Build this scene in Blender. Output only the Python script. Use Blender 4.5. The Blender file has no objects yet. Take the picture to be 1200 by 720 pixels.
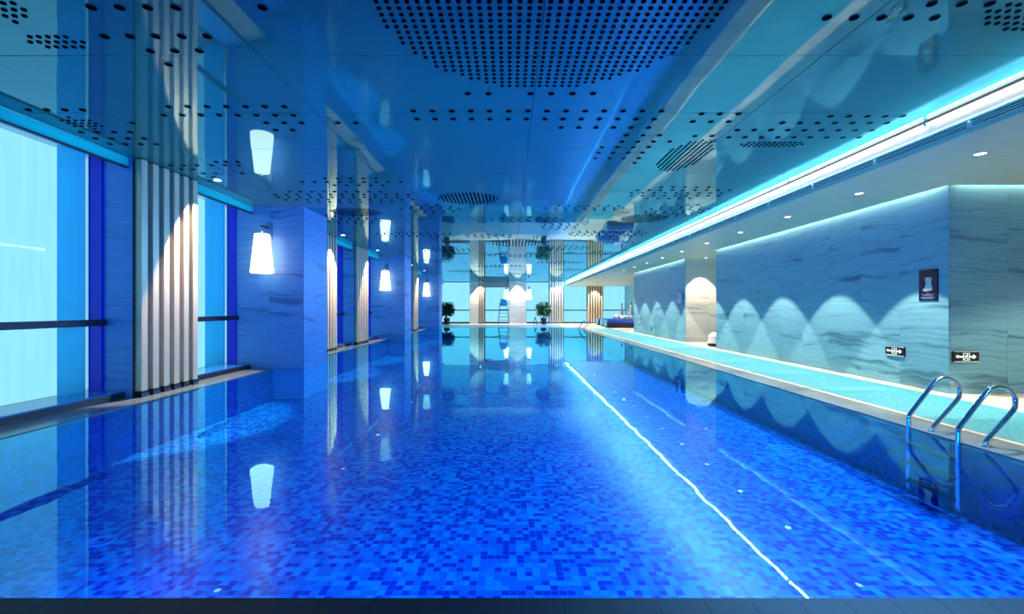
import bpy, bmesh, math, random
from mathutils import Vector, Matrix
random.seed(7)
R = math.radians
scene = bpy.context.scene
C = scene.collection

# ------------------------------------------------------------------ camera
cam_d = bpy.data.cameras.new('camera'); cam = bpy.data.objects.new('camera', cam_d); C.objects.link(cam)
cam.location = (0, 0, 1.2); cam.rotation_euler = (R(90), 0, 0)
cam_d.sensor_width = 36; cam_d.lens = 16.2; cam_d.shift_x = 0.0025; cam_d.shift_y = 0.001
cam_d.clip_start = 0.05; cam_d.clip_end = 300
scene.camera = cam
# ------------------------------------------------------------------ world, view
SKY = (0.32, 0.86, 1.12)
world = bpy.data.worlds.new('world'); scene.world = world; world.use_nodes = True
bg = world.node_tree.nodes['Background']; bg.inputs[0].default_value = (*SKY, 1); bg.inputs[1].default_value = 1.0
vs = scene.view_settings
vs.view_transform = 'Standard'; vs.look = 'None'; vs.gamma = 1; vs.use_curve_mapping = False; vs.exposure = 0.0
cy = scene.cycles
cy.use_denoising = True
cy.max_bounces = 10; cy.diffuse_bounces = 4; cy.glossy_bounces = 6; cy.transparent_max_bounces = 24
cy.sample_clamp_indirect = 4.0; cy.caustics_reflective = True; cy.use_light_tree = True

# light strengths (pool lamps are added, cove lamps made stronger and bluer)
COVE_E = 5.0; COVE_W = 150.0; SCONCE_E = 4.6; SPOT_W = 560.0; WASH_E = 46.0; POOL_FILL_W = 55.0
COVE_C = (0.13, 0.44, 1.0); WARM = (1.0, 0.78, 0.56); POOL_FILL_C = (0.0, 0.27, 1.0)

# ------------------------------------------------------------------ materials
def newmat(name):
    m = bpy.data.materials.new(name); m.use_nodes = True
    nt = m.node_tree; nt.nodes.clear()
    out = nt.nodes.new('ShaderNodeOutputMaterial')
    return m, nt, out
def N(nt, t, **kw):
    n = nt.nodes.new(t)
    for k, v in kw.items(): setattr(n, k, v)
    return n
def L(nt, a, b): nt.links.new(a, b)
def pbsdf(nt, out, col=(.5,.5,.5), rough=.5, metal=0, ior=1.45, spec=.5):
    b = N(nt, 'ShaderNodeBsdfPrincipled')
    b.inputs['Base Color'].default_value = (*col, 1); b.inputs['Roughness'].default_value = rough
    b.inputs['Metallic'].default_value = metal; b.inputs['IOR'].default_value = ior
    L(nt, b.outputs[0], out.inputs[0]); return b
def plain(name, col, rough=.5, metal=0, ior=1.45, vary=0.06, scale=(6,6,6), bump=0):
    m, nt, out = newmat(name); b = pbsdf(nt, out, col, rough, metal, ior)
    tc = N(nt, 'ShaderNodeTexCoord'); mp = N(nt, 'ShaderNodeMapping'); mp.inputs['Scale'].default_value = scale
    nz = N(nt, 'ShaderNodeTexNoise'); nz.inputs['Scale'].default_value = 1; nz.inputs['Detail'].default_value = 4
    L(nt, tc.outputs['Object'], mp.inputs[0]); L(nt, mp.outputs[0], nz.inputs['Vector'])
    r = N(nt, 'ShaderNodeValToRGB')
    r.color_ramp.elements[0].position = .3; r.color_ramp.elements[1].position = .7
    r.color_ramp.elements[0].color = (*[max(0, c*(1-vary)) for c in col], 1)
    r.color_ramp.elements[1].color = (*[min(1, c*(1+vary)) for c in col], 1)
    L(nt, nz.outputs[0], r.inputs[0]); L(nt, r.outputs[0], b.inputs['Base Color'])
    if bump:
        bp = N(nt, 'ShaderNodeBump'); bp.inputs['Strength'].default_value = bump; bp.inputs['Distance'].default_value = .01
        L(nt, nz.outputs[0], bp.inputs['Height']); L(nt, bp.outputs[0], b.inputs['Normal'])
    return m
def emit(name, col, e):
    m, nt, out = newmat(name); s = N(nt, 'ShaderNodeEmission')
    s.inputs[0].default_value = (*col, 1); s.inputs[1].default_value = e
    L(nt, s.outputs[0], out.inputs[0]); return m

def mat_stone(name='veined_stone', dark=(.03,.115,.19), light=(.15,.42,.55)):
    m, nt, out = newmat(name); b = pbsdf(nt, out, rough=.38)
    g = N(nt, 'ShaderNodeNewGeometry'); sp = N(nt, 'ShaderNodeSeparateXYZ'); L(nt, g.outputs['Position'], sp.inputs[0])
    oi = N(nt, 'ShaderNodeObjectInfo')
    u = N(nt, 'ShaderNodeMath', operation='ADD'); L(nt, sp.outputs[0], u.inputs[0]); L(nt, sp.outputs[1], u.inputs[1])
    # warp of the vein height
    cw = N(nt, 'ShaderNodeCombineXYZ'); L(nt, u.outputs[0], cw.inputs[0]); L(nt, sp.outputs[2], cw.inputs[1])
    rs = N(nt, 'ShaderNodeMath', operation='MULTIPLY'); rs.inputs[1].default_value = .9; L(nt, oi.outputs['Random'], rs.inputs[0]); L(nt, rs.outputs[0], cw.inputs[2])
    wn = N(nt, 'ShaderNodeTexNoise'); wn.inputs['Scale'].default_value = 1.1; wn.inputs['Detail'].default_value = 3; L(nt, cw.outputs[0], wn.inputs['Vector'])
    wm = N(nt, 'ShaderNodeMath', operation='MULTIPLY'); wm.inputs[1].default_value = .28; L(nt, wn.outputs[0], wm.inputs[0])
    v = N(nt, 'ShaderNodeMath', operation='ADD'); L(nt, sp.outputs[2], v.inputs[0]); L(nt, wm.outputs[0], v.inputs[1])
    def layer(su, sv, seed, detail, rough):
        a = N(nt, 'ShaderNodeMath', operation='MULTIPLY'); a.inputs[1].default_value = su; L(nt, u.outputs[0], a.inputs[0])
        c = N(nt, 'ShaderNodeMath', operation='MULTIPLY'); c.inputs[1].default_value = sv; L(nt, v.outputs[0], c.inputs[0])
        k = N(nt, 'ShaderNodeCombineXYZ'); L(nt, a.outputs[0], k.inputs[0]); L(nt, c.outputs[0], k.inputs[1])
        k2 = N(nt, 'ShaderNodeMath', operation='ADD'); k2.inputs[1].default_value = seed; L(nt, rs.outputs[0], k2.inputs[0]); L(nt, k2.outputs[0], k.inputs[2])
        n = N(nt, 'ShaderNodeTexNoise'); n.inputs['Scale'].default_value = 1; n.inputs['Detail'].default_value = detail; n.inputs['Roughness'].default_value = rough
        L(nt, k.outputs[0], n.inputs['Vector']); return n
    n1 = layer(.36, 5.0, 0, 5, .6); n2 = layer(1.1, 30, 9, 4, .65)
    r1 = N(nt, 'ShaderNodeValToRGB'); e = r1.color_ramp.elements
    e[0].position = .35; e[0].color = (0,0,0,1); e[1].position = .415; e[1].color = (.8,.8,.8,1)
    x = r1.color_ramp.elements.new(.62); x.color = (1,1,1,1)
    L(nt, n1.outputs[0], r1.inputs[0])
    r2 = N(nt, 'ShaderNodeValToRGB'); e = r2.color_ramp.elements
    e[0].position = .33; e[0].color = (.2,.2,.2,1); e[1].position = .56; e[1].color = (1,1,1,1)
    L(nt, n2.outputs[0], r2.inputs[0])
    mu = N(nt, 'ShaderNodeMix', data_type='FLOAT'); mu.inputs[0].default_value = .42
    L(nt, r1.outputs[0], mu.inputs[2]); L(nt, r2.outputs[0], mu.inputs[3])
    r3 = N(nt, 'ShaderNodeValToRGB'); e = r3.color_ramp.elements
    e[0].position = .05; e[0].color = (*dark,1); e[1].position = .9; e[1].color = (*light,1)
    L(nt, mu.outputs[0], r3.inputs[0]); L(nt, r3.outputs[0], b.inputs['Base Color'])
    return m

def mat_mosaic(name, cols, size, grout, rough=.25):
    m, nt, out = newmat(name); b = pbsdf(nt, out, rough=rough)
    g = N(nt, 'ShaderNodeNewGeometry')
    sc = N(nt, 'ShaderNodeVectorMath', operation='SCALE'); sc.inputs['Scale'].default_value = 1/size
    L(nt, g.outputs['Position'], sc.inputs[0])
    fl = N(nt, 'ShaderNodeVectorMath', operation='FLOOR'); L(nt, sc.outputs[0], fl.inputs[0])
    wn = N(nt, 'ShaderNodeTexWhiteNoise', noise_dimensions='3D'); L(nt, fl.outputs[0], wn.inputs['Vector'])
    r = N(nt, 'ShaderNodeValToRGB'); r.color_ramp.interpolation = 'CONSTANT'
    e = r.color_ramp.elements
    e[0].position = 0; e[0].color = (*cols[0][1], 1); e[1].position = cols[1][0]; e[1].color = (*cols[1][1], 1)
    for p, c in cols[2:]:
        x = e.new(p); x.color = (*c, 1)
    L(nt, wn.outputs['Value'], r.inputs[0])
    fr = N(nt, 'ShaderNodeVectorMath', operation='FRACTION'); L(nt, sc.outputs[0], fr.inputs[0])
    s = N(nt, 'ShaderNodeSeparateXYZ'); L(nt, fr.outputs[0], s.inputs[0])
    def edge(o):
        a = N(nt, 'ShaderNodeMath', operation='SUBTRACT'); a.inputs[1].default_value = .5; L(nt, o, a.inputs[0])
        c = N(nt, 'ShaderNodeMath', operation='ABSOLUTE'); L(nt, a.outputs[0], c.inputs[0])
        d = N(nt, 'ShaderNodeMath', operation='GREATER_THAN'); d.inputs[1].default_value = .465; L(nt, c.outputs[0], d.inputs[0]); return d
    ns = N(nt, 'ShaderNodeSeparateXYZ'); L(nt, g.outputs['Normal'], ns.inputs[0])
    acc = None
    for i in range(3):
        d = edge(s.outputs[i])
        ab = N(nt, 'ShaderNodeMath', operation='ABSOLUTE'); L(nt, ns.outputs[i], ab.inputs[0])
        lt = N(nt, 'ShaderNodeMath', operation='LESS_THAN'); lt.inputs[1].default_value = .5; L(nt, ab.outputs[0], lt.inputs[0])
        mm = N(nt, 'ShaderNodeMath', operation='MULTIPLY'); L(nt, d.outputs[0], mm.inputs[0]); L(nt, lt.outputs[0], mm.inputs[1])
        if acc is None: acc = mm
        else:
            x = N(nt, 'ShaderNodeMath', operation='MAXIMUM'); L(nt, acc.outputs[0], x.inputs[0]); L(nt, mm.outputs[0], x.inputs[1]); acc = x
    mx = N(nt, 'ShaderNodeMix', data_type='RGBA'); L(nt, acc.outputs[0], mx.inputs[0]); L(nt, r.outputs[0], mx.inputs[6])
    mx.inputs[7].default_value = (*grout, 1)
    L(nt, mx.outputs[2], b.inputs['Base Color'])
    return m

def schlick(nt, f0, scale=1.0, pw=5):
    lw = N(nt, 'ShaderNodeLayerWeight'); lw.inputs['Blend'].default_value = .5
    p = N(nt, 'ShaderNodeMath', operation='POWER'); p.inputs[1].default_value = pw; L(nt, lw.outputs['Facing'], p.inputs[0])
    m_ = N(nt, 'ShaderNodeMath', operation='MULTIPLY_ADD'); m_.inputs[1].default_value = (1-f0)*scale; m_.inputs[2].default_value = f0
    L(nt, p.outputs[0], m_.inputs[0]); return m_
def mat_water():
    m, nt, out = newmat('pool_water')
    tr = N(nt, 'ShaderNodeBsdfTransparent'); tr.inputs[0].default_value = (.86, .95, 1, 1)
    gl = N(nt, 'ShaderNodeBsdfGlossy'); gl.inputs['Roughness'].default_value = .004; gl.inputs[0].default_value = (.30, .90, 1, 1)
    fr = schlick(nt, .035, 1.0, 4.5)
    mx = N(nt, 'ShaderNodeMixShader'); L(nt, fr.outputs[0], mx.inputs[0]); L(nt, tr.outputs[0], mx.inputs[1]); L(nt, gl.outputs[0], mx.inputs[2])
    L(nt, mx.outputs[0], out.inputs[0])
    g = N(nt, 'ShaderNodeNewGeometry')
    n = N(nt, 'ShaderNodeTexNoise'); n.inputs['Scale'].default_value = 2.2; n.inputs['Detail'].default_value = 2
    L(nt, g.outputs['Position'], n.inputs['Vector'])
    bp = N(nt, 'ShaderNodeBump'); bp.inputs['Strength'].default_value = .05; bp.inputs['Distance'].default_value = .02
    L(nt, n.outputs[0], bp.inputs['Height']); L(nt, bp.outputs[0], gl.inputs['Normal'])
    return m
def mat_glass(tint=(1,1,1)):
    m, nt, out = newmat('window_glass')
    tr = N(nt, 'ShaderNodeBsdfTransparent'); gl = N(nt, 'ShaderNodeBsdfGlossy'); gl.inputs['Roughness'].default_value = .02
    g = N(nt, 'ShaderNodeNewGeometry'); mp = N(nt, 'ShaderNodeMapping'); mp.inputs['Scale'].default_value = (9, 9, .7)
    L(nt, g.outputs['Position'], mp.inputs[0])
    n = N(nt, 'ShaderNodeTexNoise'); n.inputs['Scale'].default_value = 1; n.inputs['Detail'].default_value = 5; L(nt, mp.outputs[0], n.inputs['Vector'])
    r = N(nt, 'ShaderNodeValToRGB'); r.color_ramp.elements[0].position = .3; r.color_ramp.elements[0].color = (.95,.98,1,1)
    r.color_ramp.elements[1].position = .6; r.color_ramp.elements[1].color = (*tint, 1)
    L(nt, n.outputs[0], r.inputs[0]); L(nt, r.outputs[0], tr.inputs[0])
    fr = schlick(nt, .006, .5)
    mx = N(nt, 'ShaderNodeMixShader'); L(nt, fr.outputs[0], mx.inputs[0]); L(nt, tr.outputs[0], mx.inputs[1]); L(nt, gl.outputs[0], mx.inputs[2])
    L(nt, mx.outputs[0], out.inputs[0]); return m
def mat_ceiling():
    m, nt, out = newmat('lacquered_ceiling_panel')
    df = N(nt, 'ShaderNodeBsdfDiffuse'); df.inputs[0].default_value = (.09, .29, .18, 1)
    gl = N(nt, 'ShaderNodeBsdfGlossy'); gl.inputs['Roughness'].default_value = .025; gl.inputs[0].default_value = (.38, .74, .98, 1)
    fr = schlick(nt, .16); mx = N(nt, 'ShaderNodeMixShader')
    L(nt, fr.outputs[0], mx.inputs[0]); L(nt, df.outputs[0], mx.inputs[1]); L(nt, gl.outputs[0], mx.inputs[2]); L(nt, mx.outputs[0], out.inputs[0])
    g = N(nt, 'ShaderNodeNewGeometry')
    mp = N(nt, 'ShaderNodeMapping'); mp.inputs['Scale'].default_value = (1.2, .8, 1); L(nt, g.outputs['Position'], mp.inputs[0])
    n = N(nt, 'ShaderNodeTexNoise'); n.inputs['Scale'].default_value = 1.0; n.inputs['Detail'].default_value = 1; L(nt, mp.outputs[0], n.inputs['Vector'])
    bp = N(nt, 'ShaderNodeBump'); bp.inputs['Strength'].default_value = .16; bp.inputs['Distance'].default_value = .02
    L(nt, n.outputs[0], bp.inputs['Height']); L(nt, bp.outputs[0], gl.inputs['Normal'])
    return m
def mat_trans(name, col):
    m, nt, out = newmat(name)
    a = N(nt, 'ShaderNodeBsdfTranslucent'); a.inputs[0].default_value = (*col, 1)
    d = N(nt, 'ShaderNodeBsdfDiffuse'); d.inputs[0].default_value = (*col, 1)
    mx = N(nt, 'ShaderNodeMixShader'); mx.inputs[0].default_value = .08
    L(nt, a.outputs[0], mx.inputs[1]); L(nt, d.outputs[0], mx.inputs[2]); L(nt, mx.outputs[0], out.inputs[0]); return m

M = {}
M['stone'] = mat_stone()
M['blue_lit_stone'] = mat_stone('blue_lit_veined_stone', (.012,.06,.20), (.075,.25,.58))  # same stone as the right wall, blue light of the left side put into its colour
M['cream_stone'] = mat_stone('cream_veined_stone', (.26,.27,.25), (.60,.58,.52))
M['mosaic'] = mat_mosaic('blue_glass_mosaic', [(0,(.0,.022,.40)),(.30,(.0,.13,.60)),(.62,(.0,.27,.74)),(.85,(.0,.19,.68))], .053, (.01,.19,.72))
M['mosaic_shaded'] = mat_mosaic('shaded_blue_mosaic', [(0,(.0,.006,.15)),(.3,(.0,.015,.26)),(.7,(.0,.025,.34))], .053, (.0,.025,.34))  # floor mosaic darkened, shade on the pool walls put into its colours
M['mosaic_half_shaded'] = mat_mosaic('half_shaded_blue_mosaic', [(0,(.0,.012,.22)),(.3,(.0,.04,.34)),(.7,(.0,.07,.42))], .053, (.0,.06,.40))  # floor mosaic darkened less, shade of the left pool wall in its colours
M['mat'] = mat_mosaic('turquoise_mat', [(0,(.045,.30,.42)),(.35,(.06,.35,.48)),(.7,(.075,.39,.52))], .03, (.02,.22,.36), .5)
M['water'] = mat_water(); M['glass'] = mat_glass(); M['ceiling'] = mat_ceiling()
M['soffit'] = plain('pale_grained_soffit', (.56,.64,.44), .45, vary=.10, scale=(1.5,60,3))
M['white'] = plain('white_paint', (.82,.84,.84), .45, vary=.03)
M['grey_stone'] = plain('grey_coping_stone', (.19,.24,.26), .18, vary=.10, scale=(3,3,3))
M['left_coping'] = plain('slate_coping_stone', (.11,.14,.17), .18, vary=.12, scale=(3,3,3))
M['pale_stone'] = plain('pale_floor_stone', (.66,.62,.58), .3, vary=.06, scale=(2,2,2))
M['grate'] = plain('ivory_grating', (.85,.84,.76), .4, vary=.03)
M['black'] = plain('black_matte', (.006,.006,.010), .6, vary=.1)
M['hole'] = plain('black_perforation', (.004,.003,.008), .9, ior=1.05, vary=.1)
M['blackstone'] = plain('black_polished_stone', (.012,.016,.03), .12, vary=.2)
M['sill'] = plain('polished_sill_stone', (.02,.14,.42), .08, ior=1.7, vary=.1)
M['jamb'] = plain('deep_blue_frame', (.0,.012,.50), .35, vary=.05)
M['rail'] = plain('dark_rail', (.008,.010,.03), .35, vary=.1)
M['reveal'] = plain('blue_exterior_reveal', (.03,.58,.95), .5, vary=.06, scale=(8,8,.6))
M['frost'] = mat_trans('frosted_transom', (.12,.90,1.0))
M['fin'] = plain('champagne_fin', (.58,.45,.31), .38, metal=.3, vary=.10, scale=(30,30,1.5))
M['finback'] = plain('dark_fin_backing', (.02,.028,.03), .4, vary=.2)
M['shade'] = emit('lit_opal_shade', (1.0,.84,.62), SCONCE_E)
M['tube'] = emit('lit_cove_tube', (1.0, .96, .86), COVE_E)
M['wash'] = emit('lit_wash_tube', (1.0,.80,.58), WASH_E)
M['lens'] = emit('lit_downlight_lens', (1.0,.95,.85), 8.0)
M['chrome'] = plain('polished_steel', (.72,.78,.84), .10, metal=1, vary=.03)
M['brass'] = plain('dark_bronze', (.03,.03,.05), .35, metal=.6, vary=.1)
M['plate'] = plain('blue_steel_plate', (.10,.25,.55), .3, metal=.7, vary=.1)
M['plank'] = plain('dark_wet_plank', (.005,.008,.014), .5, vary=.4, scale=(40,2,4))
M['green_lit'] = emit('lit_sign_symbol', (.72,1.0,.90), 1.3)
M['navy'] = plain('navy_upholstery', (.006,.010,.045), .7, vary=.2)
M['blue_cushion'] = plain('blue_cushion', (.02,.09,.55), .7, vary=.1)
M['towel'] = plain('white_towel', (.85,.85,.84), .85, vary=.04, scale=(30,30,30), bump=.2)
M['poster'] = plain('dark_navy_print', (.004,.006,.035), .2, vary=.2)
M['poster_blue'] = plain('blue_print', (.02,.10,.55), .25, vary=.2)
M['print_white'] = plain('white_print', (.62,.70,.64), .5, vary=.12, scale=(20,20,20))
M['print_text'] = plain('faint_print_text', (.16,.22,.36), .5)
M['leaf'] = plain('plant_leaf', (.012,.032,.02), .4, vary=.5, scale=(9,9,9))
M['leaf2'] = plain('plant_leaf_light', (.10,.18,.07), .4, vary=.5, scale=(9,9,9))
M['pot'] = plain('black_planter', (.010,.010,.014), .3, vary=.1)
M['soil'] = plain('potting_soil', (.03,.02,.015), .9, vary=.3)
M['bark'] = plain('plant_stem', (.06,.045,.03), .8, vary=.3)
M['chairblue'] = plain('blue_chair_shell', (.04,.32,.55), .4, vary=.05)
M['frame_dark'] = plain('dark_steel', (.03,.06,.10), .3, metal=.5, vary=.1)
M['drain'] = plain('inlet_cover', (.02,.24,.80), .35, vary=.05)
M['vent'] = plain('vent_metal', (.55,.60,.62), .4, metal=.2, vary=.05)
M['vent_white'] = plain('cream_vent_frame', (.92,.82,.60), .5, vary=.03)
M['fascia'] = plain('cream_cove', (.62,.59,.50), .5, vary=.03)
M['orange_mat'] = plain('orange_floor_mat', (.75,.26,.16), .8)

ORD = 'first second third fourth fifth sixth seventh eighth ninth tenth eleventh twelfth thirteenth fourteenth fifteenth sixteenth seventeenth eighteenth nineteenth twentieth twenty-first twenty-second twenty-third twenty-fourth twenty-fifth twenty-sixth twenty-seventh twenty-eighth twenty-ninth thirtieth'.split()
# ------------------------------------------------------------------ mesh helpers
class MB:
    def __init__(s): s.bm = bmesh.new()
    def box(s, x0, x1, y0, y1, z0, z1):
        v = [s.bm.verts.new(p) for p in ((x0,y0,z0),(x1,y0,z0),(x1,y1,z0),(x0,y1,z0),(x0,y0,z1),(x1,y0,z1),(x1,y1,z1),(x0,y1,z1))]
        for f in ((3,2,1,0),(4,5,6,7),(0,1,5,4),(1,2,6,5),(2,3,7,6),(3,0,4,7)): s.bm.faces.new([v[i] for i in f])
        return s
    def lathe(s, prof, n=20, cx=0, cy=0, cap=True):
        rings = []
        for r, z in prof:
            rings.append([s.bm.verts.new((cx+r*math.cos(2*math.pi*i/n), cy+r*math.sin(2*math.pi*i/n), z)) for i in range(n)])
        for a, b in zip(rings, rings[1:]):
            for i in range(n):
                f = s.bm.faces.new((a[i], a[(i+1)%n], b[(i+1)%n], b[i])); f.smooth = True
        if cap:
            s.bm.faces.new(list(reversed(rings[0]))); s.bm.faces.new(rings[-1])
        return s
    def tube(s, pts, r, n=10):
        pts = [Vector(p) for p in pts]; rings = []
        up = None
        for i, p in enumerate(pts):
            t = ((pts[min(i+1, len(pts)-1)] - p).normalized() + (p - pts[max(i-1, 0)]).normalized()).normalized()
            if up is None:
                up = Vector((0,1,0)) if abs(t.y) < .8 else Vector((1,0,0))
            a = t.cross(up).normalized(); b = a.cross(t).normalized(); up = b
            rings.append([s.bm.verts.new(p + r*(a*math.cos(2*math.pi*k/n) + b*math.sin(2*math.pi*k/n))) for k in range(n)])
        for A, B in zip(rings, rings[1:]):
            for i in range(n):
                f = s.bm.faces.new((A[i], A[(i+1)%n], B[(i+1)%n], B[i])); f.smooth = True
        s.bm.faces.new(list(reversed(rings[0]))); s.bm.faces.new(rings[-1])
        return s
    def prism(s, poly, y0, y1):       # polygon in local XZ, extruded along y
        a = [s.bm.verts.new((x, y0, z)) for x, z in poly]; b = [s.bm.verts.new((x, y1, z)) for x, z in poly]
        n = len(poly)
        s.bm.faces.new(a); s.bm.faces.new(list(reversed(b)))
        for i in range(n): s.bm.faces.new((a[(i+1)%n], a[i], b[i], b[(i+1)%n]))
        return s
    def mesh(s, name, mat, bevel=0):
        if bevel:
            bmesh.ops.bevel(s.bm, geom=s.bm.edges[:], offset=bevel, segments=2, affect='EDGES')
        bmesh.ops.recalc_face_normals(s.bm, faces=s.bm.faces)
        me = bpy.data.meshes.new(name); s.bm.to_mesh(me); s.bm.free(); me.materials.append(M[mat]); return me
    def build(s, name, mat, parent=None, bevel=0, loc=None):
        return link(name, s.mesh(name, mat, bevel), parent, loc)
def link(name, data, parent=None, loc=None, rot=None):
    o = bpy.data.objects.new(name, data); C.objects.link(o)
    if parent: o.parent = parent
    if loc: o.location = loc
    if rot: o.rotation_euler = rot
    return o
def tag(o, label=None, cat=None, group=None, kind=None):
    if label: o['label'] = label
    if cat: o['category'] = cat
    if group: o['group'] = group
    if kind: o['kind'] = kind
    return o
def struct(o, label=None, cat=None, group=None): return tag(o, label, cat, group, 'structure')
def empty(name, loc=(0,0,0), rz=0):
    o = bpy.data.objects.new(name, None); C.objects.link(o); o.location = loc; o.rotation_euler = (0,0,rz)
    o.empty_display_size = .1; return o
def copy_tree(o, parent=None):
    c = o.copy(); C.objects.link(c); c.parent = parent
    for ch in list(o.children): copy_tree(ch, c)
    return c
_slab = {}
def slab_mesh(w, h, t=.02, mat='stone'):
    k = (round(w,3), round(h,3), round(t,3), mat)
    if k not in _slab:
        _slab[k] = MB().box(.0015, w-.0015, -t, 0, .0015, h-.0015).mesh('stone_slab', mat)
    return _slab[k]
def clad(parent, p0, rz, length, z0, z1, n=None, width=.83, rows=(.5,), mat='stone'):
    """stone slabs on a face: local x runs along the face from p0, the face looks to local -y"""
    n = n or max(1, round(length/width)); w = length/n
    zs = [z0] + [z0 + (z1-z0)*r for r in rows] + [z1]
    d = Vector((math.cos(rz), math.sin(rz), 0))
    for i in range(n):
        for a, b in zip(zs, zs[1:]):
            link('stone_slab', slab_mesh(w, b-a, mat=mat), parent, Vector((p0[0], p0[1], a)) + d*(i*w), (0,0,rz))
def spot(parent, loc, target, watts, angle, blend, col, r=.03):
    l = bpy.data.lights.new('spot_lamp', 'SPOT'); l.energy = watts; l.spot_size = R(angle); l.spot_blend = blend
    l.color = col; l.shadow_soft_size = r
    o = link('spot_lamp', l, parent, loc)
    d = Vector(target) - Vector(loc); o.rotation_euler = d.to_track_quat('-Z', 'Y').to_euler(); return o

H = 3.2            # main ceiling height above the water
SOF = 2.89         # underside of the lowered ceiling on the right
PX0, PX1, PY0, PY1, DEPTH = -4.65, 4.0, 1.86, 28.2, .62
FAR = 35.5; BACK = -2.5
WXR = 6.12         # right side wall

# ------------------------------------------------------------------ pool
struct(MB().box(PX0-.1, PX1+.1, PY0-.1, PY1+.1, -DEPTH-.1, -DEPTH).build('floor_pool', 'mosaic'), 'blue mosaic tiled pool floor under clear water', 'pool floor')
struct(MB().box(PX0-.1, PX0, PY0-.1, PY1+.1, -DEPTH, -.03).build('wall_pool_left', 'mosaic_half_shaded'), 'blue mosaic pool side wall below the windows', 'pool wall')
struct(MB().box(PX1, PX1+.1, PY0-.1, PY1+.1, -DEPTH, -.03).build('wall_pool_right', 'mosaic_shaded'), 'blue mosaic pool side wall behind the ladder', 'pool wall')
struct(MB().box(PX0, PX1, PY0-.1, PY0, -DEPTH, -.03).build('wall_pool_near', 'mosaic_shaded'), 'blue mosaic pool end wall below the near dark deck', 'pool wall')
struct(MB().box(PX0, PX1, PY1, PY1+.1, -DEPTH, -.03).build('wall_pool_far', 'mosaic_shaded'), 'blue mosaic pool end wall at the far deck', 'pool wall')
wm = MB()
def quad(x0, x1, y0, y1):
    wm.bm.faces.new([wm.bm.verts.new(p) for p in ((x0,y0,0),(x1,y0,0),(x1,y1,0),(x0,y1,0))])
quad(-4.049, PX1, PY0, PY1)
for y0, y1 in ((PY0, 9.079), (10.231, 17.829), (18.981, 26.579), (27.731, PY1)): quad(PX0, -4.049, y0, y1)
water = wm.build('pool_water', 'water'); tag(water, 'still clear blue water filling the swimming pool', 'water', kind='stuff')
# inlet cover on the pool floor
t = empty('pool_inlet', (-3.18, 3.59, -DEPTH)); tag(t, 'round inlet cover on the pool floor near the left corner', 'pool inlet')
MB().lathe([(.092,0),(.095,.006),(.085,.012),(.0855,.009),(.03,.011),(.001,.011)], 28).build('cover', 'drain', t)
MB().lathe([(.034,.0112),(.034,.015),(.024,.015),(.024,.0112)], 20, cap=False).build('centre_ring', 'mosaic', t)
for k in range(3): MB().box(-.02,.02,-.002+.009*(k-1),.002+.009*(k-1),.0112,.014).build('slot_bar', 'navy', t)
# added lamps, unseen in the near end wall, to brighten pool and ceiling
for i, x in enumerate((-2.4, -.8, .8, 2.4)):
    t = empty('added_underwater_light', (x, PY0, -.33)); tag(t, 'added round blue underwater lamp in the near pool wall, %s from the left' % ORD[i], 'added pool light', 'added underwater lamps in the near pool wall')
    ring = MB().lathe([(.16,0),(.17,.02),(.14,.03),(.14,.0)], 24, cap=False).build('trim_ring', 'chrome', t); ring.rotation_euler = (R(-90),0,0)
    l = bpy.data.lights.new('pool_fill_lamp', 'AREA'); l.shape = 'DISK'; l.size = .26; l.energy = POOL_FILL_W; l.color = POOL_FILL_C; l.spread = R(115)
    o = link('pool_fill_lamp', l, t, (0,.035,0), (R(90),0,0)); o.rotation_euler = Vector((0,1,.40)).to_track_quat('-Z','Y').to_euler()

# ------------------------------------------------------------------ decks
fl = MB().box(-6.2, 9.4, BACK, PY0-.1, -.30, -.035).build('floor', 'blackstone'); struct(fl, 'dark timber deck along the near end of the pool', 'deck')
pm = MB().box(0, .1885, 0, PY0-BACK+.03, 0, .045).mesh('plank', 'plank')
for i in range(50): link('plank', pm, fl, (-5.1+.19*i, BACK, -.035))
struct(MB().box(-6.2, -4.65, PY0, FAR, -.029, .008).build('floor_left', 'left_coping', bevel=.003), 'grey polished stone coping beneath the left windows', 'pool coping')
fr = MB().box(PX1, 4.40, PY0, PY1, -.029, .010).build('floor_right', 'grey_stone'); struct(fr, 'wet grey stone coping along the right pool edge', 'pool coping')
fm = MB().box(4.47, 5.84, BACK, 27.0, -.30, .012).build('floor_mat', 'mat'); struct(fm, 'turquoise mosaic walkway along the right wall', 'walkway')
struct(MB().box(5.84, 9.4, BACK, 27.0, -.30, .010).build('floor_border', 'pale_stone'), 'pale stone floor border beside the turquoise walkway', 'floor')
struct(MB().box(-4.65, 9.4, PY1, FAR, -.029, .006).box(PX1+.47, 9.4, 27.0, PY1, -.3, .006).build('floor_far', 'pale_stone'), 'pale stone deck at the far end of the pool', 'deck')
g = empty('overflow_grating', (4.435, 0, 0)); tag(g, 'long ivory overflow grating between the grey coping and turquoise walkway', 'grating')
gm = MB()
yy = PY0
while yy < PY1:
    gm.box(-.034, .034, yy, yy+.017, -.02, .016); yy += .025
o = gm.build('grating_slats', 'grate', g); o['kind'] = 'stuff'
MB().box(-.034,.034, PY0, PY1, -.30, -.03).build('channel', 'black', g)

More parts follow.
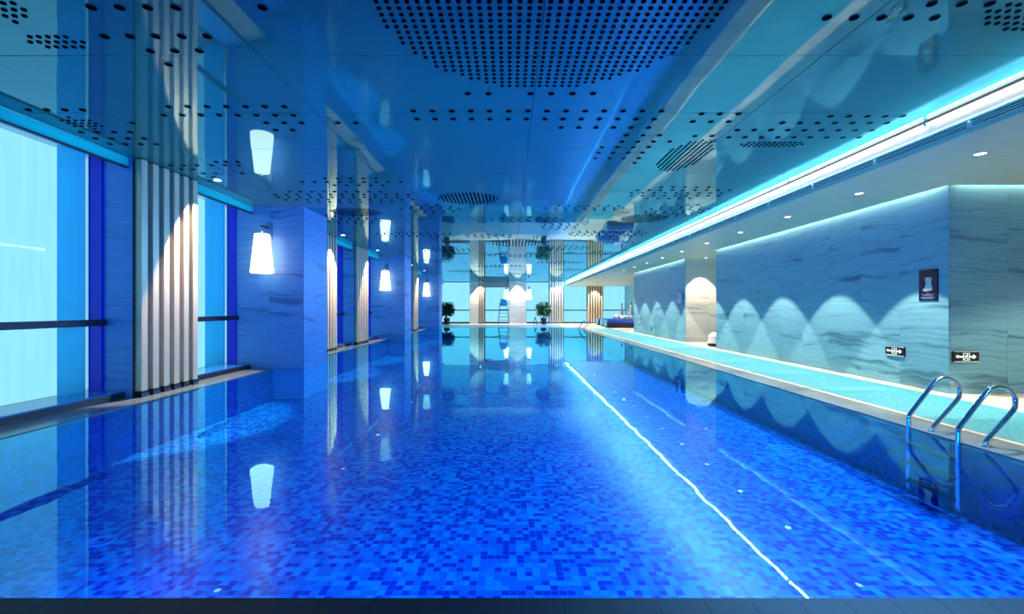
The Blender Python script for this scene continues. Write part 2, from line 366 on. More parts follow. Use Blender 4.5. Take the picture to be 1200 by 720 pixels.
# ------------------------------------------------------------------ main ceiling
ceil = MB().box(-5.04, 4.52, BACK, FAR, H+.008, H+.12).build('ceiling', 'black'); struct(ceil, 'glossy perforated metal panel ceiling reflecting the pool', 'ceiling')
xs = [-5.04, -4.16, -1.98, .23, 2.48, 4.44]
ys = [.44]
while ys[-1] < FAR: ys.append(ys[-1] + 1.07)
ys[-1] = FAR
_pan = {}
for i in range(5):
    for j in range(len(ys)-1):
        w = xs[i+1]-xs[i]-.006; l_ = ys[j+1]-ys[j]-.006; k = (round(w,3), round(l_,3))
        if k not in _pan: _pan[k] = MB().box(-w/2, w/2, -l_/2, l_/2, 0, .006).mesh('ceiling_panel', 'ceiling')
        o = link('ceiling_panel', _pan[k], ceil, ((xs[i]+xs[i+1])/2, (ys[j]+ys[j+1])/2, H))
        o.rotation_euler = (R(random.gauss(0,.035)), R(random.gauss(0,.05)), 0)
# perforations: position on the ceiling (metres)
def cp(x, y): d = 1080.0/(359-y); return ((x-597)/540.0*d, d)
big = []
def row(y, xs_): big.extend(cp(x, y) for x in xs_)
row(6,(107,140,173,206,307.5)); row(40,(122.5,152.5,182.5,213,243)); row(57,(176.5,205,233.5)); row(73,(197.5,))
row(122.5,[197.5+22.6*k for k in range(7)]); row(132.5,[192+21.7*k for k in range(8)]); row(141.5,(155,312,333,353.5,396,417)); row(150,(323,343))
row(126.5,(33,55,76,97)); row(152.5,(95,114,133.5,152.5)); row(160,(112,131,150,169)); row(166.5,(129,147,165,183))
row(107,(548,572.5,621.5,646,671,695)); row(127.5,[484.5+22.35*k for k in range(14)]); row(137,[488.5+21.4*k for k in range(14)])
row(147,(657.5,678,698.5,719,739.5,760)); row(156,(734,753.5,773)); row(163.5,(729,747.5,766,785)); row(170,(705.5,723.5,742,760))
row(176.5,(701.5,718.5,736,753)); row(183,(697.5,714.5,731,748.5)); row(188.5,(743.5,))
row(18,(969,1001,1033,1064.5,1095.5)); row(1.5,(1092,1127,1160)); row(131,(822,843.5,865.5)); row(140,(812,833,854)); row(157,(814.5,834.5))
row(133.5,(973.5,995,1016.5,1037.5,1058)); row(141.5,(917,937.5,958,978.5,999,1019.5,1039.5))
row(150,[864+19.75*k for k in range(9)]); row(158.5,[854+19.1*k for k in range(9)])
row(187.5,(253,264.5,278.5)); row(191.5,(200,216,231,248,263.5,280)); row(196,(212,226.5)); row(201,(238,253,284)); row(205,(250,)); row(210,(246,))
disc = MB().lathe([(.031,0),(.030,-.001)], 14).mesh('perforation', 'hole')
for x, y in big: link('perforation', disc, ceil, (x, y, H-.0065))
small = []
def ell(cx, cy_, rx, ry, s):
    nx, ny = int(rx/s)+1, int(ry/s)+1
    for i in range(-nx, nx+1):
        for j in range(-ny, ny+1):
            if (i*s/rx)**2 + (j*s/ry)**2 <= 1: small.append((cx+i*s, cy_+j*s, .0165))
ell(.27, 3.0, 1.18, 1.2, .067); ell(2.3, 6.1, .30, .62, .062); ell(3.2, 5.62, .42, .12, .062); ell(3.75, 3.1, .55, .22, .066)
ell(-3.45, 3.02, .25, .2, .066); ell(-3.4, 3.46, .2, .1, .066); ell(-4.62, 4.98, .19, .16, .075); ell(-.75, 8.4, .55, .45, .067); ell(.2, 14.2, .8, .8, .1)
ell(3.0, 10.3, .5, .5, .067); ell(-3.2, 9.6, .5, .4, .067)
big2 = []
def field(cx, cy_, rx, ry, s=.195):
    nx, ny = int(rx/s)+1, int(ry/s)+1
    for i in range(-nx, nx+1):
        for j in range(-ny, ny+1):
            if (i*s/rx)**2 + (j*s/ry)**2 <= 1: big2.append((cx+i*s+(j%2)*.05, cy_+j*s, .031))
for f in ((-3.0,8.3,1.3,.5),(-2.5,7.3,.9,.22),(-3.6,10.4,.7,.6),(-1.6,9.3,.6,.5),(2.9,8.0,.9,.5),(1.5,9.2,.8,.35),(3.4,9.5,.7,.7),(.4,10.4,.9,.35),(1.2,11.3,.5,.5),
          (-2.6,12.5,1.1,.5),(2.6,12.4,1.1,.6),(-.6,12.8,.7,.4),(1.8,15.3,.9,.6),(-2.2,15.8,1.0,.7),(3.4,16.8,.7,.7),(.2,17.6,1.2,.5),(-3.2,19.5,.8,.8),(2.2,20.2,1.1,.6),(-.5,22,1.3,.6),(3,24,.8,.8),(-2.5,25,1,.8),(.5,27,1.2,.6)): field(*f)
pm_ = bmesh.new()
for x, y, r in small + big2:
    if not (-5.0 < x < 4.38): continue
    n = 10
    ring = [pm_.verts.new((x+r*math.cos(2*math.pi*k/n), y+r*math.sin(2*math.pi*k/n), H-.0068)) for k in range(n)]
    top = [pm_.verts.new((x+r*math.cos(2*math.pi*k/n), y+r*math.sin(2*math.pi*k/n), H-.001)) for k in range(n)]
    pm_.faces.new(list(reversed(ring)))
    for k in range(n): pm_.faces.new((ring[k], ring[(k+1)%n], top[(k+1)%n], top[k]))
me = bpy.data.meshes.new('fine_perforations'); pm_.to_mesh(me); pm_.free(); me.materials.append(M['hole'])
o = link('fine_perforations', me, ceil); o['kind'] = 'stuff'

# ------------------------------------------------------------------ lowered ceiling on the right
sb = MB()
sb.box(4.44, 6.02, BACK, FAR, SOF, SOF+.06)
sb.box(6.02, 9.4, BACK, 6.32, SOF, SOF+.06)
sb.box(6.02, 9.4, 13.6, 15.9, SOF, SOF+.06).box(6.02, 9.4, 22.6, FAR, SOF, SOF+.06)
sof = sb.build('ceiling_soffit', 'soffit'); struct(sof, 'lowered pale ceiling over the right walkway with downlights', 'ceiling')
MB().box(4.52, 4.56, BACK, FAR, 3.0, 3.32).box(4.44, 4.52, BACK, FAR, 3.005, 3.03).build('cove_back', 'fascia', sof)
MB().box(6.02, 6.16, 6.3, 22.6, 3.06, 3.10).box(5.98, 6.02, 6.3, 22.6, 2.95, 3.1).box(6.0,9.4,6.28,6.45,3.06,3.10).build('wash_slot', 'fascia', sof)
# linear air vents along the soffit edge
v0 = empty('linear_vent', (4.436, 0, 2.945)); vl = 1.14
MB().box(-.004, .006, 0, vl, -.008, 0).box(-.004,.006,0,vl,.062,.07).box(-.004,.006,0,.02,0,.062).box(-.004,.006,vl-.02,vl,0,.062).build('frame', 'vent_white', v0)
MB().box(.008, .012, 0, vl, -.008, .07).build('dark_backing', 'black', v0)
for k in range(2): MB().box(-.004,.007,.02,vl-.02,.015+.022*k,.025+.022*k).build('vane', 'vent_white', v0)
for i in range(27):
    c = v0 if i == 0 else copy_tree(v0); c.location.y = 3.3 + 1.15*i
    tag(c, 'slotted linear air vent in the lowered ceiling edge, %s from the right photo edge' % ORD[i], 'vent', 'linear vents along the lowered ceiling edge')
t0 = MB().tube([(0,0,0),(0,2.38,0)], .018, 8).mesh('tube', 'tube'); cap0 = MB().box(-.02,.02,-.03,0,-.02,.02).mesh('end_cap', 'white')
for i in range(16):
    t = empty('cove_light', (4.475, -2.3+2.42*i, 3.165)); tag(t, ('bright white cove tube above the lowered ceiling edge, %s from the right photo edge' % ORD[i-2]) if i > 1 else 'bright white cove tube outside the photo, %s' % ('beside the camera' if i else 'behind the camera'), 'tube light', 'cove tubes along the lowered ceiling')
    link('tube', t0, t); link('end_cap', cap0, t)
    a_ = bpy.data.lights.new('cove_lamp', 'AREA'); a_.shape = 'RECTANGLE'; a_.size = .03; a_.size_y = 2.36; a_.energy = COVE_W; a_.color = COVE_C
    link('cove_lamp', a_, t, (-.022, 1.19, -.012), (0, R(45), 0))
# ------------------------------------------------------------------ right walls
def wall(name, x0, x1, y0, y1, z1, label, mat='white', z0=0):
    return struct(MB().box(x0, x1, y0, y1, z0, z1).build(name, mat), label, 'wall')
w = wall('wall_right', WXR, WXR+.18, 6.42, 13.6, 3.06, 'long veined stone wall beside the turquoise walkway with low exit sign'); clad(w, (WXR, 13.6), R(-90), 7.20, .01, 3.05, width=.82, rows=(.42,))
clad(w, (WXR, 6.42), 0, 3.2, .01, 3.05, width=.80, rows=(.42,))
wall('wall_right_return', WXR+.18, 9.4, 6.44, 6.6, 3.06, 'veined stone wall facing the camera at the right edge')
w = wall('wall_right_far', WXR, WXR+.18, 16.0, 22.6, 3.06, 'veined stone wall beyond the doorway with small poster'); clad(w, (WXR, 22.6), R(-90), 6.62, .01, 3.05, width=.82, rows=(.42,))
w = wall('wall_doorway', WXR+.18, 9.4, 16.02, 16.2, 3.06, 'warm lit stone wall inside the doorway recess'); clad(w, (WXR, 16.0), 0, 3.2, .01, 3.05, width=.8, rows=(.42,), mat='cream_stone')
wall('wall_recess_back', 9.0, 9.1, 13.6, 16.0, 3.06, 'plain wall at the back of the doorway recess')
w = wall('wall_lounge', 8.94, 9.1, 22.6, FAR, 3.0, 'veined stone wall behind the loungers'); clad(w, (8.94, FAR), R(-90), 12.9, .01, 2.89, width=.86, rows=(.42,))
wall('wall_right_near', 9.3, 9.4, BACK, 6.42, 3.0, 'plain wall closing the near right side')
# wall wash tubes hidden in the slot over the stone
for y0, y1 in ((6.45, 13.5), (16.1, 22.5)):
    t = empty('wash_light', (6.045, y0, 2.99)); tag(t, 'warm tube hidden in the slot above the stone wall' + (' by the ladder' if y0 < 10 else ' past the doorway'), 'tube light')
    MB().tube([(0,0,0),(0,y1-y0,0)], .012, 6).build('tube', 'wash', t)
t = empty('wash_light', (6.2, 6.35, 2.99)); tag(t, 'warm tube hidden in the slot above the stone wall facing the camera', 'tube light')
MB().tube([(0,0,0),(3.0,0,0)], .012, 6).build('tube', 'wash', t)

# downlights
ring0 = MB().lathe([(.062,0),(.066,-.004),(.052,-.006),(.050,.004)], 20, cap=False).mesh('trim_ring', 'white')
lens0 = MB().lathe([(.0505,-.001),(.05,-.003)], 20).mesh('lens', 'lens')
def downlight(x, y, label, group, z=SOF, watts=SPOT_W, angle=68, tgt=None, col=WARM):
    t = empty('downlight', (x, y, z)); tag(t, label, 'downlight', group)
    link('trim_ring', ring0, t); link('lens', lens0, t)
    spot(t, (0,0,-.015), tgt or (0,0,-1), watts, angle, (.25 if x < -4 else .12) if angle < 80 else .3, col, .025)
y = 5.04
for i in range(18):
    downlight(5.15, y, 'recessed downlight above the turquoise walkway, %s from the right photo edge' % ORD[i], 'downlights above the walkway'); y += 1.745
for i, y in enumerate((23.6, 26.2, 28.8, 31.4, 34)): downlight(7.8, y, 'recessed downlight in the lowered ceiling above the loungers, %s from the far windows' % ORD[4-i], 'downlights above the loungers')
downlight(7.4, 4.4, 'added recessed downlight over the near right corner beyond the photo edge', None, watts=330, angle=110)  # added fixture out of view, brightens the wall facing the camera
downlight(6.62, 15.52, 'round recessed downlight over the doorway recess', None, watts=420, angle=74)
for i, y in enumerate((7.18, 12.6, 15.9, 21.4, 24.6)):  # fixtures unseen, added to give the light scallops on the fins
    downlight(-4.55, y, 'unseen recessed downlight in the glossy ceiling beside the %s visible left fin screen' % ORD[i], 'unseen downlights by the fin screens', z=H-.008, watts=1500, angle=60, tgt=(-.25,0,-1))
for x, y, nm in ((-2.2, 34.9, 'short fin screen'), (.62, 34.95, 'wide stone pillar'), (3.6, 34.9, 'fin screen by the right plant'), (6.5, 34.9, 'fin screen behind the loungers')):
    downlight(x, y, 'recessed ceiling downlight in front of the far wall ' + nm, 'downlights along the far wall', z=(H-.008 if x < 4.4 else SOF), watts=800, angle=84)

# ------------------------------------------------------------------ left side: pillars, fin screens, windows
def fin_screen(loc, rz, n, pitch, label, group=None, h=3.19, base=True):
    t = empty('fin_screen', loc, rz); tag(t, label, 'fin screen', group)
    MB().box(0, n*pitch, -.012, 0, 0, h).build('backing', 'finback', t)
    f = MB().box(.025, .025+pitch*.56, -.10, -.012, .09, h).mesh('fin', 'fin', .004); b = MB().box(.018, .032+pitch*.56, -.11, -.012, 0, .09).mesh('fin_base', 'blackstone')
    e = MB().box(pitch*.56+.028, pitch*.56+.040, -.075, -.012, .09, h).mesh('edge_strip', 'chrome')
    for i in range(n):
        link('fin', f, t, (i*pitch,0,0)); link('fin_base', b, t, (i*pitch,0,0)); link('edge_strip', e, t, (i*pitch,0,0))
    return t
wn = [0]
def window_left(y0, y1, where, pelmet=True):
    wn[0] += 1
    t = empty('window_%d' % wn[0], (-5.55, y0, 0)); struct(t, 'tall blue side window with dark rail ' + where, 'window')
    l_ = y1-y0
    MB().box(-.006, .006, .05, l_-.04, .10, 3.34).build('glass_pane', 'glass', t)
    MB().box(-.05, .17, l_-.035, l_, .10, 3.3).build('jamb', 'jamb', t)
    MB().box(-.03, .012, l_-.05, l_-.036, .10, 3.3).build('jamb_bead', 'chrome', t)
    MB().box(-.05, .17, 0, .035, .10, 3.3).build('jamb', 'jamb', t)
    MB().box(.16, .22, 0, l_, .965, 1.05).build('guard_rail', 'rail', t, bevel=.008)
    s = MB().box(-.06, .42, 0, l_, 0, .10).build('sill', 'sill', t, bevel=.004)
    MB().box(.42, .45, 0, l_, 0, .085).build('sill_upstand', 'blackstone', t)
    MB().box(.47, .50, 0, l_, 3.075, H).build('transom', 'frost', t)
    MB().box(.465, .505, 0, l_, 3.05, 3.075).build('transom_bar', 'frame_dark', t)
def pier(y0, y1, label):       # stone pier carrying a fin screen
    t = empty('stone_pier', (0,0,0)); tag(t, label, 'pier')
    MB().box(-5.55, -5.02, y0+.02, y1, 0, H).build('core', 'finback', t)
    clad(t, (-5.385, y0+.02), 0, .385, 0, H, n=1, rows=(.42,), mat='blue_lit_stone')
    MB().box(-6.0, -5.56, y0, y1, -.2, 3.5).build('outer_reveal', 'reveal', t)
def pillar(y0, label, y1=None):
    y1 = y1 or y0+1.15
    t = empty('stone_pillar', (0,0,0)); tag(t, label, 'pillar')
    MB().box(-5.55, -4.072, y0+.021, y1, -DEPTH, H).build('core', 'finback', t)
    clad(t, (-5.385, y0+.02), 0, 1.313, -.6, H, n=2, rows=(.158, .55), mat='blue_lit_stone')
    clad(t, (-4.07, y0+.0), R(90), y1-y0, -.6, H, n=2, rows=(.158, .55), mat='blue_lit_stone')
    MB().box(-6.0, -5.56, y0, y1, -.2, 3.5).build('outer_reveal', 'reveal', t)
for k, (y0, nm) in enumerate(((.33, 'just left of the camera'), (9.08, 'nearest of the pillars in view'), (17.83, 'middle one of the three in view'), (26.58, 'farthest of the three in view'))):
    pillar(y0, ('blue veined stone pillar ' if k == 0 else 'blue-lit veined stone pillar carrying a glowing sconce, ') + nm)
    if k == 3: break
    o_ = ('beside the camera', 'beyond the nearest sconce pillar', 'beyond the middle sconce pillar')[k]
    window_left(y0+1.15, y0+2.95, 'right behind the pillar, ' + o_)
    pier(y0+2.95, y0+4.05, 'narrow stone pier behind the first fin screen ' + o_)
    s = fin_screen((-5.0, y0+2.95, 0), R(90), 6, .185, 'champagne fin screen on the first pier ' + o_)
    window_left(y0+4.05, y0+5.78, 'between two fin screens ' + o_)
    pier(y0+5.78, y0+6.98, 'narrow stone pier behind the second fin screen ' + o_)
    fin_screen((-5.0, y0+5.78, 0), R(90), 6, .2, 'champagne fin screen on the second pier ' + o_)
    window_left(y0+6.98, y0+8.75, 'between fin screen and pillar ' + o_)
window_left(27.73, FAR, 'at the far left corner')
struct(MB().box(-6.0, -5.0, BACK, .33, -.3, 3.3).build('wall_left', 'stone'), 'stone wall left of the camera', 'wall')
struct(MB().box(-6.1, -5.04, BACK, FAR, 3.36, 3.45).build('ceiling_pocket', 'white'), 'narrow ceiling pocket above the left windows', 'ceiling')

def sconce(loc, label, rz=0, group=None):
    t = empty('wall_sconce', loc, rz); tag(t, label, 'sconce', group)     # local -y points away from the wall, z=0 at shade bottom
    sh = MB().lathe([(.190,0),(.203,.004),(.204,.03),(.136,.72),(.130,.745),(.118,.75)], 28).build('shade', 'shade', t, loc=(0,-.25,0))
    MB().tube([(0,0,.75),(0,0,.90)], .009, 8).build('hanger', 'chrome', t, loc=(0,-.25,0))
    MB().box(-.012,.012,-.30,-.01,.885,.915).build('arm', 'brass', t, bevel=.003)
    MB().box(-.07,.07,-.018,0,.68,1.0).build('wall_plate', 'plate', t, bevel=.004)
    return t
sconce((-4.74, 9.079, 1.87), 'glowing tapered white wall sconce on the nearest left pillar')
sconce((-4.74, 17.83, 1.87), 'glowing tapered white wall sconce on the middle left pillar')
sconce((-4.74, 26.58, 1.87), 'glowing tapered white wall sconce on the farthest left pillar')

# ------------------------------------------------------------------ far wall
def window_far(x0, x1, zt, label):
    wn[0] += 1
    t = empty('window_%d' % wn[0], (x0, FAR, 0)); struct(t, label, 'window'); l_ = x1-x0
    MB().box(.04, l_-.04, .0, .012, .12, zt).build('glass_pane', 'glass', t)
    MB().box(0, .04, -.03, .05, 0, zt).build('jamb', 'frame_dark', t); MB().box(l_-.04, l_, -.03, .05, 0, zt).build('jamb', 'frame_dark', t)
    MB().box(0, l_, -.06, .06, 0, .13).build('sill', 'blackstone', t)
    MB().box(0, l_, -.09, -.04, .99, 1.07).build('guard_rail', 'rail', t, bevel=.008)
    MB().box(0, l_, -.03, .05, zt, zt+.05).build('head', 'frame_dark', t)
window_far(-5.5, -3.02, 3.17, 'far end window behind the left potted plant')
window_far(-1.9, 0.0, 2.80, 'far end window with deep header behind the lifeguard chair')
window_far(1.25, 3.06, 3.17, 'far end window behind the right potted plant')
window_far(4.14, 5.98, 2.88, 'far end window left of the loungers between fin screens')
window_far(7.17, 8.94, 2.88, 'far end window behind the loungers')
struct(MB().box(-1.9, 0, FAR-.10, FAR+.1, 2.85, H).build('trim_1', 'grey_stone'), 'grey beam above the far window behind the lifeguard chair', 'beam')
def farpillar(x0, x1, y0, label, n=1, h=H):
    t = empty('stone_pillar', (0,0,0)); tag(t, label, 'pillar')
    MB().box(x0+.01, x1-.01, y0+.02, FAR+.1, 0, h).build('core', 'white', t)
    clad(t, (x0, y0+.02), 0, x1-x0, 0, h, n=n, rows=(.42,), mat='cream_stone')
    clad(t, (x1, y0), R(90), FAR-y0, 0, h, n=1, rows=(.42,), mat='cream_stone'); clad(t, (x0, FAR), R(-90), FAR-y0, 0, h, n=1, rows=(.42,), mat='cream_stone')
farpillar(-3.02, -2.42, 35.2, 'stone pillar on the far wall right of the left potted plant')
farpillar(0.0, 1.25, 35.2, 'wide pale stone pillar between two sconces on the far wall', 1)
fin_screen((-2.42, 35.299, 0), 0, 3, .173, 'short champagne fin screen on the far wall beside the left stone pillar')
struct(MB().box(-2.42, -1.9, 35.3, FAR+.1, 0, H).build('wall_far', 'white'), 'far wall pier behind the short fin screen', 'wall')
struct(MB().box(3.06, 4.14, 35.3, FAR+.1, 0, H).build('wall_far.001', 'white'), 'far wall pier behind the fin screen by the right plant', 'wall')
struct(MB().box(5.98, 7.17, 35.3, FAR+.1, 0, 2.89).build('wall_far.002', 'white'), 'far wall pier behind the fin screen by the loungers', 'wall')
struct(MB().box(-6.0, 9.4, FAR, FAR+.1, H+.02, 3.5).build('wall_far_upper', 'white'), 'far wall strip above the far windows', 'wall')
fin_screen((3.06, 35.299, 0), 0, 6, .18, 'champagne fin screen on the far wall beside the right potted plant')
fin_screen((5.98, 35.299, 0), 0, 6, .198, 'champagne fin screen on the far wall behind the loungers', h=2.88)
sconce((-.24, 35.44, 1.85), 'glowing white sconce on the far wall above the lifeguard chair')
sconce((1.50, 35.44, 1.85), 'glowing white sconce on the far wall right of the wide pillar')

# ------------------------------------------------------------------ pool ladders
def ladder(y, label):
    t = empty('pool_ladder', (0, y, 0)); tag(t, label, 'pool ladder')
    def arc(pts, n=6):     # Catmull-Rom through points
        P = [Vector(p) for p in pts]; out = []
        for i in range(len(P)-1):
            a = P[max(i-1,0)]; b = P[i]; c = P[i+1]; d = P[min(i+2,len(P)-1)]
            for k in range(n):
                s = k/n; out.append(.5*((2*b)+(c-a)*s+(2*a-5*b+4*c-d)*s*s+(3*b-a-3*c+d)*s**3))
        out.append(P[-1]); return out
    prof = [(3.86,-.55),(3.86,-.2),(3.86,.08),(3.862,.14),(3.885,.19),(4.10,.468),(4.155,.510),(4.22,.522),(4.29,.50),(4.345,.44),(4.352,.37),(4.32,.30),(4.115,.07),(4.10,.04),(4.10,.008)]
    for yo in (-.245, .245):
        r = MB().tube(arc([(x, yo, z) for x, z in prof]), .0195, 14).build('rail', 'chrome', t)
        MB().lathe([(.045,.01),(.045,.018),(.024,.028)], 20, 4.10, yo).build('anchor_flange', 'chrome', r)
    for k, z in enumerate((-.10, -.28, -.46)):
        MB().box(3.80, 3.90, -.235, .235, z-.012, z+.012).build('step', 'frame_dark', t, bevel=.006)
ladder(4.21, 'polished steel pool ladder at the right edge near the camera')
ladder(25.4, 'small polished steel pool ladder at the far right corner')

# ------------------------------------------------------------------ signs, posters
def exit_sign(loc, rz, label, s=1.0):
    t = empty('exit_sign', loc, rz); tag(t, label, 'exit sign'); t.scale = (s,s,s)
    MB().box(-.18,.18,-.025,0,-.075,.075).build('body', 'black', t, bevel=.004)
    MB().box(-.165,.175,-.027,-.002,.066,.074).build('top_trim', 'white', t); MB().box(-.165,.175,-.027,-.002,-.074,-.062).build('bottom_trim', 'white', t)
    y0, y1 = -.029, -.0255
    g = MB()
    # door frame with a running figure
    for a in ((-.045,-.038,-.05,.052),(.038,.045,-.05,.052),(-.045,.045,.045,.052),(-.045,.045,-.05,-.044)): g.box(a[0],a[1],y0,y1,a[2],a[3])
    g.prism([(.004,.040),(.014,.040),(.018,.032),(.014,.024),(.004,.024),(0,.032)], y0, y1)
    g.prism([(-.012,.020),(.016,.022),(.010,-.006),(-.010,-.004)], y0, y1)
    g.prism([(-.034,.004),(-.012,.020),(-.008,.012),(-.028,-.004)], y0, y1); g.prism([(.014,.020),(.032,.006),(.028,0),(.012,.010)], y0, y1)
    g.prism([(-.010,-.004),(0,-.004),(-.012,-.024),(-.032,-.040),(-.037,-.034),(-.020,-.020)], y0, y1); g.prism([(0,-.004),(.010,-.006),(.026,-.020),(.018,-.042),(.010,-.042),(.014,-.020)], y0, y1)
    g.build('running_man_symbol', 'green_lit', t)
    MB().prism([(-.045,.012),(-.105,.012),(-.115,.026),(-.140,.020),(-.146,-.002),(-.130,-.016),(-.110,-.012),(-.045,-.012)], y0, y1).build('left_mark', 'green_lit', t)
    MB().prism([(.045,.010),(.080,.010),(.090,.030),(.105,.030),(.136,0),(.105,-.026),(.090,-.026),(.080,-.010),(.045,-.010)], y0, y1).build('arrow', 'green_lit', t)
exit_sign((WXR-.021, 7.27, .52), R(-90), 'black exit sign with lit running man on the side wall')
exit_sign((6.32, 6.398, .525), 0, 'black exit sign with lit running man on the wall facing the camera')
exit_sign((WXR-.021, 21.6, .52), R(-90), 'small green lit exit sign far along the wall by the loungers', .8)
def poster(loc, rz, w, h, bgm, label):
    t = empty('poster', loc, rz); tag(t, label, 'poster')
    MB().box(-w/2, w/2, -.015, 0, -h/2, h/2).build('frame', 'black', t, bevel=.002)
    MB().box(-w/2+.006, w/2-.006, -.018, -.0155, -h/2+.006, h/2-.006).build('print', bgm, t)
    s = w/.30
    MB().prism([(a*s, b*s) for a, b in ((-.04,.105),(.0,.112),(.045,.105),(.055,.112),(.068,.095),(.060,.07),(.058,.02),(.062,-.01),(.070,-.035),(.072,-.072),(.050,-.085),(0,-.086),(-.045,-.09),(-.074,-.088),(-.076,-.055),(-.050,-.038),(-.038,-.005),(-.035,.04),(-.042,.075))], -.0195, -.0182).build('printed_figure', 'print_white', t)
    for k, (ww, zz) in enumerate(((.04,-.115),(.20,-.137),(.15,-.152),(.22,-.175),(.21,-.187),(.16,-.199))):
        if bgm == 'poster_blue' and k > 2: break
        MB().box(-ww/2*s, ww/2*s, -.0192, -.0182, (zz-.003)*s, (zz+.003)*s).build('text_line', 'print_text', t)
poster((WXR-.021, 6.70, 1.535), R(-90), .30, .45, 'poster', 'dark navy framed poster with white figure near the wall corner')
poster((WXR-.021, 16.5, 1.55), R(-90), .62, .50, 'poster_blue', 'small blue framed poster beside the doorway')
t = empty('wall_socket', (WXR-.021, 19.8, .30), R(-90)); tag(t, 'small dark socket low on the wall past the doorway', 'socket')
MB().box(-.06,.06,-.012,0,-.06,.06).build('plate', 'black', t, bevel=.004); MB().box(-.035,.035,-.016,-.012,-.03,.03).build('insert', 'rail', t)

# ------------------------------------------------------------------ plants
def plant(loc, label, leafmat, seed, h=1.62, rad=.48):
    rnd = random.Random(seed)
    t = empty('potted_plant', loc); tag(t, label, 'plant')
    p = MB().lathe([(.17,0),(.19,.01),(.24,.45),(.25,.47),(.22,.47),(.21,.40),(.001,.40)], 20).build('pot', 'pot', t)
    MB().lathe([(.21,.405),(.1,.425),(.001,.43)], 14).build('soil', 'soil', p)
    for k in range(5):
        a = rnd.uniform(0,6.28); e = Vector((math.cos(a)*.22, math.sin(a)*.22, h*.75))
        MB().tube([(math.cos(a)*.05,math.sin(a)*.05,.4),(math.cos(a)*.08,math.sin(a)*.08,.75),e], .016, 6).build('stem', 'bark', t)
    bm = bmesh.new()
    for k in range(620):
        th = rnd.uniform(0,6.28); ph = math.acos(rnd.uniform(-.95,1)); rr = rad*rnd.uniform(.45,1.05)
        c = Vector((math.sin(ph)*math.cos(th)*rr, math.sin(ph)*math.sin(th)*rr, h-.52+math.cos(ph)*rr*1.15))
        d = Vector((math.cos(th), math.sin(th), rnd.uniform(-.9,.5))).normalized(); ln = rnd.uniform(.18,.32); wd = ln*.30
        sd = d.cross(Vector((rnd.uniform(-.4,.4),rnd.uniform(-.4,.4),1))).normalized(); up = sd.cross(d)
        P = [c, c+d*ln*.4+sd*wd+up*.02, c+d*ln-up*.05, c+d*ln*.4-sd*wd+up*.02, c+d*ln*.5-up*.015]
        V = [bm.verts.new(q) for q in P]
        for f in ((0,1,4),(1,2,4),(2,3,4),(3,0,4)): bm.faces.new([V[i] for i in f])
    me = bpy.data.meshes.new('foliage'); bm.to_mesh(me); bm.free(); me.materials.append(M[leafmat]); o = link('foliage', me, t); o['kind'] = 'stuff'
plant((-4.62, 34.0, .006), 'dark leafy potted plant at the far left corner', 'leaf', 3)
plant((2.52, 34.0, .006), 'green leafy potted plant before the far wall fin screen', 'leaf2', 5)

# ------------------------------------------------------------------ lifeguard chair
t = empty('lifeguard_chair', (-.44, 34.2, .006)); tag(t, 'tall ladder-like lifeguard chair with blue seat at the far end', 'lifeguard chair')
for sx in (-1, 1):
    MB().tube([(sx*.40,-.35,0),(sx*.27,-.12,1.35)], .022, 8).build('leg', 'frame_dark', t); MB().tube([(sx*.40,.45,0),(sx*.27,.14,1.35)], .022, 8).build('leg', 'frame_dark', t)
    MB().tube([(sx*.27,-.14,1.35),(sx*.28,-.16,1.58),(sx*.28,.14,1.6)], .016, 8).build('armrest', 'frame_dark', t)
for z in (.28, .55, .82, 1.08):
    f = z/1.35; MB().box(-(.40-.13*f), .40-.13*f, -.35+.23*f-.05, -.35+.23*f+.04, z-.015, z+.015).build('rung', 'frame_dark', t)
MB().box(-.27,.27,-.18,.2,1.34,1.40).build('seat', 'chairblue', t, bevel=.015)
MB().prism([(-.27,1.40),(.27,1.40),(.24,1.70),(.19,1.86),(-.19,1.86),(-.24,1.70)], .16, .21).build('backrest', 'chairblue', t)
# folding floor sign
t = empty('folding_floor_sign', (1.88, 33.6, .006)); tag(t, 'dark folding floor sign standing left of the green plant', 'floor sign')
for s in (-1, 1):
    p = MB().box(-.14,.14,-.012,.012,0,.54).build('leaf_board', 'navy', t, bevel=.004); p.location = (s*.13, 0, 0); p.rotation_euler = (0, R(-13.0*s), R(0))
    p.scale = (.12,14,1)
MB().box(-.03,.03,-.14,.14,.51,.55).build('top_hinge', 'black', t)

# ------------------------------------------------------------------ loungers
def lounger(x, y, label):
    t = empty('sun_lounger', (x, y, .006)); tag(t, label, 'lounger')
    MB().box(.06, 2.35, .06, .94, 0, .06).build('plinth', 'black', t)
    MB().box(0, 2.4, 0, 1.0, .06, .30).build('base', 'navy', t, bevel=.02)
    MB().box(0, 2.4, 0, 1.0, .30, .46).build('mattress', 'blue_cushion', t, bevel=.04)
    MB().box(-.012, .10, .05, .95, .10, .47).build('end_cover', 'chairblue', t, bevel=.006)
    b = MB().box(0, .16, .02, .98, 0, .55).build('backrest', 'blue_cushion', t, bevel=.04, loc=(2.22,0,.44)); b.rotation_euler = (0, R(22), 0)
for i, (x, y) in enumerate(((5.83, 27.5), (6.02, 29.6), (6.12, 31.7))):
    lounger(x, y, 'navy upholstered lounger with blue mattress, ' + ('nearest of the three', 'middle of the three', 'farthest of the three')[i])
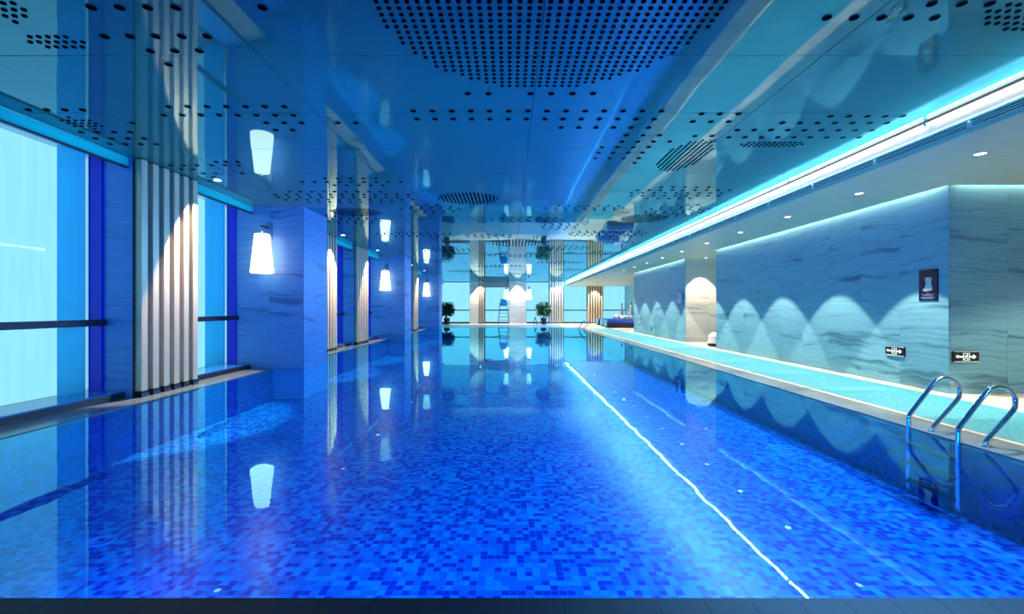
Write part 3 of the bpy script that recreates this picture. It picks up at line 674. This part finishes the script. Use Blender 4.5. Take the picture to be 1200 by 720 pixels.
def towel(loc, rz, label):
    t = empty('rolled_towel', loc, rz); tag(t, label, 'towel', 'rolled towels on the loungers')
    o = MB().lathe([(.02,0),(.11,.0),(.125,.02),(.125,.44),(.11,.46),(.02,.46)], 18).build('roll', 'towel', t); o.rotation_euler = (R(-90),0,0); o.location = (0,0,.125)
    o = MB().lathe([(.128,.20),(.128,.26)], 18, cap=False).build('band', 'navy', t); o.rotation_euler = (R(-90),0,0); o.location = (0,0,.125)
for i, (x, y) in enumerate(((5.83,27.5),(6.02,29.6),(6.12,31.7))):
    for j in range(2): towel((x+1.28+.32*j, y+.28, .468), 0, '%s white rolled towel on the %s lounger' % (('left', 'right')[j], ('nearest', 'middle', 'farthest')[i]))
def post(x, y, label):
    t = empty('parasol', (x, y, .006)); tag(t, label, 'parasol')
    MB().lathe([(.24,0),(.24,.06),(.05,.09),(.03,.10)], 20).build('base', 'black', t)
    MB().tube([(0,0,.08),(0,0,1.5)], .02, 8).build('pole', 'chrome', t)
    MB().lathe([(.10,.45),(.125,.55),(.12,.9),(.085,1.30),(.05,1.42)], 12).build('folded_canopy', 'towel', t)
    MB().lathe([(.055,1.42),(.06,1.46),(.02,1.54),(.005,1.58)], 12).build('cap', 'frame_dark', t)
post(8.05, 33.0, 'folded white parasol with dark cap behind the loungers, left one')
post(8.2, 31.0, 'folded white parasol with dark cap behind the loungers, right one')
# bundle by the doorway corner, orange mat by the loungers
t = empty('towel_bundle', (6.33, 14.25, .010)); tag(t, 'white cloth bundle on the floor at the doorway corner', 'towel bundle')
MB().lathe([(.10,0),(.17,.03),(.19,.14),(.15,.27),(.17,.31),(.13,.38),(.07,.43),(.01,.44)], 18).build('cloth', 'towel', t)
MB().lathe([(.178,.02),(.19,.06),(.193,.10)], 18, cap=False).build('dark_band', 'navy', t)
o = MB().box(0, .9, 0, .5, 0, .012).build('floor_mat', 'orange_mat', None, bevel=.004, loc=(5.6, 24.6, .012)); tag(o, 'small orange floor mat on the walkway before the loungers', 'floor mat')

struct(MB().box(-6.1, 9.4, BACK-.15, BACK, -.3, 3.4).build('wall_back', 'stone'), 'plain stone wall behind the camera', 'wall')
